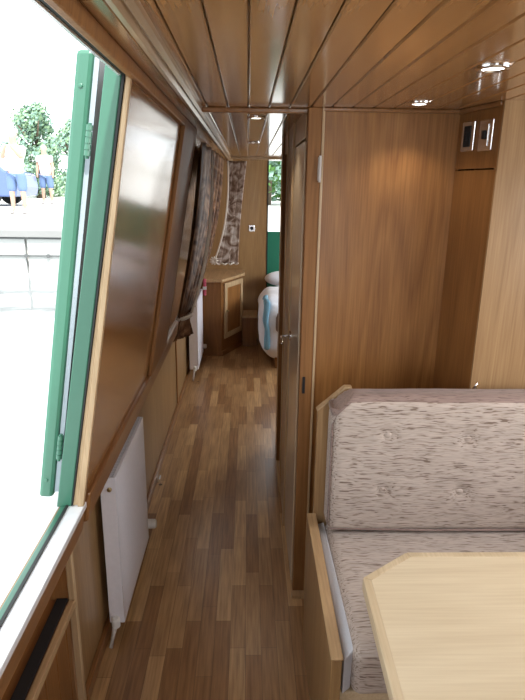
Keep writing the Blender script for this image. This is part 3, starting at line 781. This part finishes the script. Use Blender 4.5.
def tree(x, y, h, rad, base, label, mats, n=2600, leaf=.17, seed=1, squash=1.0, group=None):
    rnd = random.Random(seed)
    t = thing('tree', (x, y, GZ), label, 'tree', group)
    bm = bmesh.new(); tube(bm, [(x, y, GZ - .1), (x + .1, y, GZ + h * .3), (x - .05, y + .1, GZ + h * .75)], [.2, .15, .05], 10)
    for k in range(6):
        a = k * 1.05; tube(bm, [(x, y, GZ + h * (.3 + .05 * k)), (x + math.cos(a) * rad * .6, y + math.sin(a) * rad * .6, GZ + h * (.55 + .05 * k))], [.08, .02], 6)
    obj('trunk', bm, 'bark', t, smooth=True)
    lobes = []
    for k in range(34):
        a = rnd.uniform(0, 2 * PI); f = rnd.uniform(0, 1); zz = base + (h - base) * (f * .82 + .08)
        prof = math.sin(PI * min(1, max(0.3, (zz - base) / (h - base)) ** .8)) ** .6
        r_ = rad * rnd.uniform(.2, .68) * prof
        lobes.append((Vector((x + r_ * math.cos(a), y + r_ * math.sin(a), GZ + zz)), rad * rnd.uniform(.26, .42) * (.6 + .4 * prof)))
    for mi, m_ in enumerate(mats):
        bm = bmesh.new()
        for k in range(n // len(mats)):
            c, lr = lobes[rnd.randrange(len(lobes))]
            d_ = Vector((rnd.gauss(0, 1), rnd.gauss(0, 1), rnd.gauss(0, 1))).normalized() * lr * rnd.uniform(.55, 1.05)
            p_ = c + d_; p_.z = max(p_.z, GZ + .15)
            nrm = (d_.normalized() + Vector((rnd.uniform(-.7, .7), rnd.uniform(-.7, .7), rnd.uniform(-.7, .7)))).normalized()
            u = nrm.orthogonal().normalized(); w_ = nrm.cross(u); s = leaf * rnd.uniform(.6, 1.2)
            vs = [bm.verts.new(p_ + u * s * a_ + w_ * s * b_ + nrm * c_ * s) for a_, b_, c_ in ((-.5, 0, 0), (0, -.32, .08), (.5, 0, 0), (0, .32, .08))]
            bm.faces.new(vs)
        obj('foliage', bm, m_, t)
    return t
tree(-8.75, 25, 3.75, 1.35, .0, 'rounded green tree with painted bluish haze seen through the hatch, behind the man', ['leaf_a', 'leaf_b'], 7000, .17, 3)
tree(-6.85, 24, 3.1, 1.3, .0, 'smaller yellowish green tree beside the open green hatch door', ['leaf_b', 'leaf_a'], 5000, .16, 5)
tree(-11.1, 26, 2.9, 1.1, .0, 'low green tree at the very left edge of the hatch view', ['leaf_a'], 3000, .16, 8)
tree(.6, 20, 5.5, 3.0, .2, 'dense bright green tree seen through the stern door', ['leaf_c', 'leaf_a'], 16000, .24, 11)
# hedge and clipped shrubs low down between the trees
def hedge(x0, x1, y, h, label, seed):
    rnd = random.Random(seed); bm = bmesh.new()
    for k in range(3500):
        p_ = Vector((rnd.uniform(x0, x1), y + rnd.uniform(-.4, .4), GZ + rnd.uniform(0, h)))
        nrm = Vector((rnd.gauss(0, 1), rnd.gauss(0, 1) - .5, rnd.gauss(0, 1))).normalized(); u = nrm.orthogonal().normalized(); w_ = nrm.cross(u); s = rnd.uniform(.1, .2)
        bm.faces.new([bm.verts.new(p_ + u * s * a_ + w_ * s * b_) for a_, b_ in ((-.5, 0), (0, -.35), (.5, 0), (0, .35))])
    tag(obj('hedge', bm, 'leaf_b', loc=((x0 + x1) / 2, y, GZ)), label, 'hedge')
hedge(-12.5, -5.9, 28, 1.15, 'low green hedge behind the parked cars', 4)

def person(x, y, label, shirt, trousers, sc=.90, raised=True):
    t = thing('person', (x, y, GZ), label, 'person')
    g = GZ; P = lambda a, b_, c: (x + a * sc, y + b_ * sc, g + c * sc)
    sg = [P(0, 0, .95), P(0, 0, 1.15), P(0, 0, 1.38), P(0, 0, 1.50), P(0, -.01, 1.60), P(0, -.02, 1.72)]
    ed = [(0, 1), (1, 2), (2, 3), (3, 4), (4, 5)]; ra = [.12, .11, .12, .055, .085, .07]
    for s in (-1, 1):
        b0 = len(sg)
        sg += [P(.10 * s, 0, .88), P(.12 * s, -.01, .50), P(.13 * s, .0, .10), P(.14 * s, -.13, .04)]
        ed += [(0, b0), (b0, b0 + 1), (b0 + 1, b0 + 2), (b0 + 2, b0 + 3)]; ra += [.095, .065, .04, .035]
        b1 = len(sg)
        if raised: sg += [P(.18 * s, 0, 1.42), P(.21 * s, -.14, 1.20), P(.08 * s, -.28, 1.40), P(.04 * s, -.30, 1.47)]
        else: sg += [P(.18 * s, 0, 1.42), P(.24 * s, .0, 1.15), P(.24 * s, -.06, .90), P(.24 * s, -.08, .80)]
        ed += [(2, b1), (b1, b1 + 1), (b1 + 1, b1 + 2), (b1 + 2, b1 + 3)]; ra += [.06, .048, .035, .03]
    body = skin('body', sg, ed, [r_ * sc for r_ in ra], 'skin', t)
    v = [P(0, 0, .78), P(0, 0, 1.12), P(0, 0, 1.36), P(0, 0, 1.46)]; e = [(0, 1), (1, 2), (2, 3)]; r_ = [(.19, .16), (.185, .16), (.20, .16), (.11, .10)]
    for s in (-1, 1):
        k = len(v); v += [P(.20 * s, 0, 1.40), P(.215 * s, -.09, 1.28)]; e += [(2, k), (k, k + 1)]; r_ += [.09, .085]
    skin('shirt', v, e, [tuple(q * sc for q in z) if isinstance(z, tuple) else z * sc for z in r_], shirt, t)
    v = [P(0, 0, 1.0)]; e = []; r_ = [(.165, .14)]
    for s in (-1, 1):
        k = len(v); v += [P(.105 * s, 0, .80), P(.125 * s, 0, .46)]; e += [(0, k), (k, k + 1)]; r_ += [.125, .10]
    skin('shorts', v, e, [tuple(q * sc for q in z) if isinstance(z, tuple) else z * sc for z in r_], trousers, t)
    bm = bmesh.new(); bmesh.ops.create_uvsphere(bm, u_segments=16, v_segments=10, radius=.1 * sc, matrix=Matrix.Translation(P(0, .02, 1.70)) @ Matrix.Diagonal((.95, 1, 1, 1)))
    obj('hair', bm, 'hair', t, smooth=True)
    for s in (-1, 1):
        bm = bmesh.new(); bmesh.ops.create_uvsphere(bm, u_segments=10, v_segments=6, radius=.06 * sc, matrix=Matrix.Translation(P(.14 * s, -.09, .04)) @ Matrix.Diagonal((.8, 2.0, .7, 1)))
        obj('shoe', bm, 'shoe', t, smooth=True)
person(-4.66, 12.0, 'person in white T-shirt and blue denim shorts, hands raised to the face, on the quay', 'shirt', 'denim')
person(-6.1, 18.0, 'smaller distant person in white top and blue shorts standing beside the blue car', 'shirt', 'denim', .95, False)

def car(x, y, length, h, paint, label, s=1):
    t = thing('car', (x, y, GZ), label, 'car')
    L_ = length / 2; w_ = .82
    bm = bmesh.new()
    prof = [(-L_, .25), (-L_, .62), (-L_ * .88, .80), (-L_ * .45, .88), (-L_ * .22, h), (L_ * .55, h), (L_ * .85, .92), (L_ * .97, .85), (L_, .5), (L_ * .97, .25)]
    prism(bm, [(x + s * a, GZ + b_) for a, b_ in prof], y - w_, y + w_, 'Y'); obj('body', bm, paint, t, bevel=.05)
    bm = bmesh.new()
    prism(bm, [(x + s * a, GZ + b_) for a, b_ in [(-L_ * .40, .90), (-L_ * .20, h - .08), (L_ * .10, h - .08), (L_ * .10, .90)]], y - w_ - .012, y - w_ + .01, 'Y')
    prism(bm, [(x + s * a, GZ + b_) for a, b_ in [(L_ * .14, .90), (L_ * .14, h - .08), (L_ * .53, h - .08), (L_ * .72, .92)]], y - w_ - .012, y - w_ + .01, 'Y')
    obj('side_window', bm, 'car_glass', t)
    for a in (-L_ * .62, L_ * .60):
        for yy in (y - w_ + .08, y + w_ - .08):
            bm = B(lathe, (x + s * a, yy, GZ + .31), [(.17, -.11), (.30, -.10), (.31, 0), (.30, .10), (.17, .11)], 'Y', 24)
            obj('wheel', bm, 'tyre', t)
    bm = B(box, *sorted((x + s * L_ * .93, x + s * (L_ + .01))), y - w_ - .012, y - w_ + .14, GZ + .58, GZ + .78); obj('tail_light', bm, 'tail', t, bevel=.02)
    return t
car(-8.05, 16.5, 3.9, 1.40, 'car_blue', 'blue car parked behind the man on the quay')
